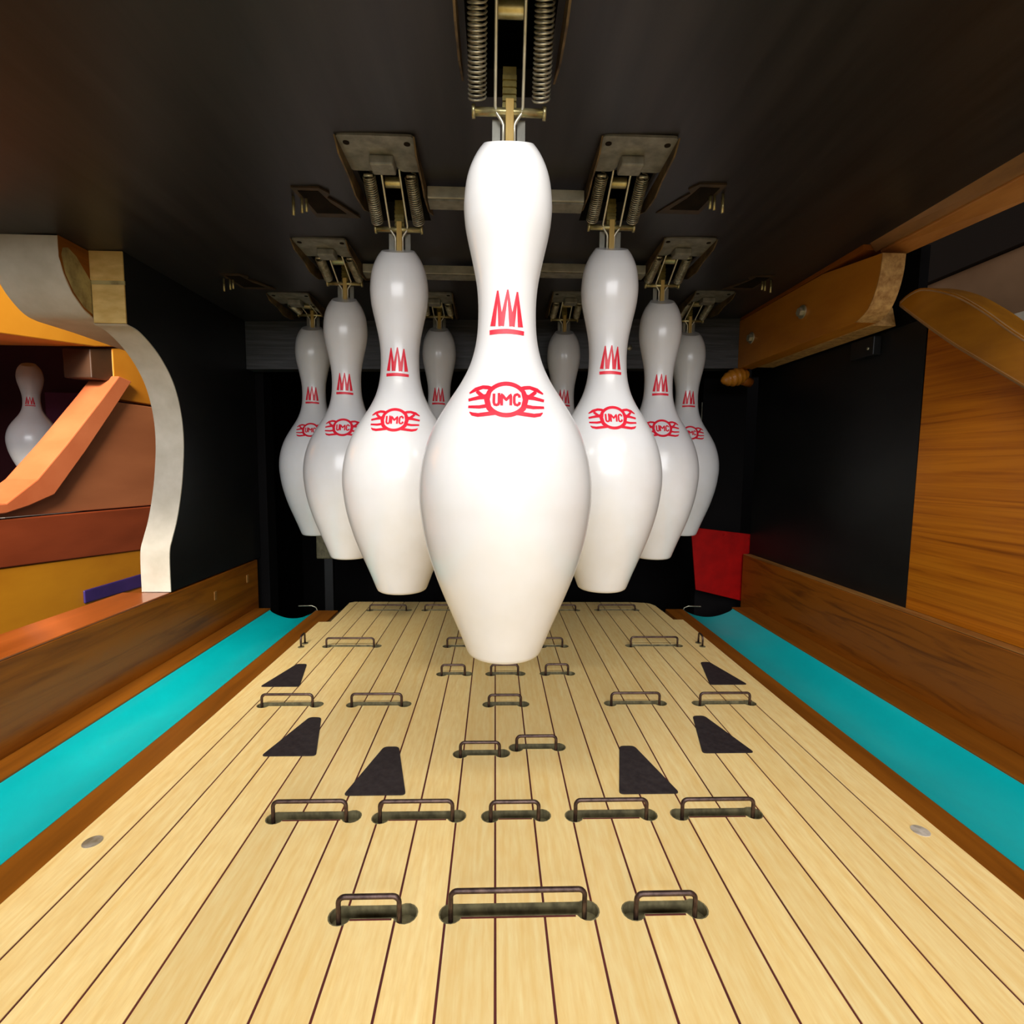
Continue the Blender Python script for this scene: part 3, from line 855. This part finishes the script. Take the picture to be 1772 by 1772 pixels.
# release latches on the hood
def latch(x, y, s, label):
    t = empty('release_latch', (x, y, zc(x)))
    poly = [(-.012, -.030), (.010, -.030), (.016, -.022), (.012, -.016), (.018, -.006), (.030, .018), (-.008, .018), (-.010, -.004)]
    link('latch_plate', prism([(s * a, b) for a, b in poly], -.0016, -.0001, 'z'), 'latchbrown', t)
    link('latch_mouth', prism([(s * a, b) for a, b in [(-.008, -.026), (.008, -.026), (.012, -.008), (.020, .010), (-.005, .010)]], -.0020, -.0015, 'z'), 'dark', t)
    for k, (dx, ln) in enumerate(((-.016, .0150), (-.009, .0130), (-.0055, .0120))):
        link('latch_prong', tube_mesh([(s * dx, -.014, 0), (s * dx, -.014, -ln)], .0012, 6), 'brass', t)
    tag(t, label, 'latch', 'release latches on the hood')
latch(-.150, .458, 1, 'brown latch opening with brass prongs above the left third-row pin')
latch(.170, .452, -1, 'brown latch opening with brass prongs above the right third-row pin')
latch(-.300, .640, 1, 'dim brass prongs above the leftmost back pin')
latch(.318, .650, -1, 'dim brass prongs above the rightmost back pin')

# ------------------------------------------------------------------ neighbouring machine seen through the left opening
nb = empty('neighbouring_machine', (-.81, 1.0, -.30))
tag(nb, 'neighbouring bowling machine in orange and brown wood beyond the left opening', 'bowling machine')
NL = nb.location
def npr(name, poly, x0, x1, mat):
    return link(name, prism([(y - NL.y, z - NL.z) for y, z in poly], x0 - NL.x, x1 - NL.x, 'x', .002), mat, nb)
npr('side_panel', [(.55, .1335), (.8509, .1345), (.8923, .1424), (.9446, .1589), (1.022, .2392), (1.0968, .3217), (1.12, .345), (1.40, .350), (1.40, .114)], -.83, -.802, 'nb_brown')
npr('sloping_rail', [(.55, .1335), (.8509, .1335), (.8923, .1424), (.9446, .1589), (1.022, .2392), (1.0968, .3217), (1.160, .393), (1.122, .398), (1.0727, .3459), (.978, .2499), (.9126, .1878), (.8522, .1500), (.55, .1480)], -.845, -.790, 'nb_rail')
npr('lower_board', [(.45, .075), (1.40, .004), (1.40, .112), (.45, .1325)], -.825, -.795, 'nb_red')
npr('base_board', [(.45, -.30), (1.46, -.30), (1.46, .000), (.45, .073)], -.820, -.797, 'nb_yellow')
npr('indigo_strip', [(1.0, -.056), (1.20, -.063), (1.20, -.0325), (1.0, -.0302)], -.797, -.793, 'nb_purple')
npr('hood_fascia', [(.70, .402), (1.075, .4473), (1.40, .52), (1.40, .95), (.70, .95)], -1.9, -.80, 'nb_amber')
npr('dark_bracket', [(1.068, .385), (1.150, .387), (1.162, .463), (1.068, .442)], -.86, -.805, 'nb_dark')
npr('amber_end_panel', [(1.125, .352), (1.46, .352), (1.46, .53), (1.125, .455)], -.83, -.803, 'nb_amber')
link('pit_back', box_mesh(-1.4, .10, .62, .64, .0, .90), 'nb_maroon', nb)
link('plum_panel', box_mesh(-.52, -.36, .58, .60, .50, .72), 'nb_plum', nb)
link('pit_ledge', box_mesh(-.75, -.14, .02, .30, .405, .455), 'nb_grey', nb)
link('pit_end', box_mesh(-1.42, -1.40, -.5, .64, .0, .90), 'nb_maroon', nb)
np_ = link('bowling_pin', pin_mesh, 'white', None, (-1.005, 1.16, .1795))
np_.scale = (.93, .93, .87)
np_.rotation_euler = (0, 0, math.radians(30))
tag(np_, 'white pin in the neighbouring machine through the left opening', 'bowling pin')
link('crown_mark', crown_mesh, 'red', np_)
# hall wall and floor behind the neighbour
hw = link('wall_hall', box_mesh(-3.2, -.45, 1.75, 1.78, -.6, 2.2), 'nb_amber')
tag(hw, 'amber hall wall far behind the neighbouring machine', kind='structure')
hf = link('floor_hall', box_mesh(-3.2, -.50, -1.2, 1.75, -.62, -.60), 'halldark')
tag(hf, 'dark hall floor under the machines', kind='structure')
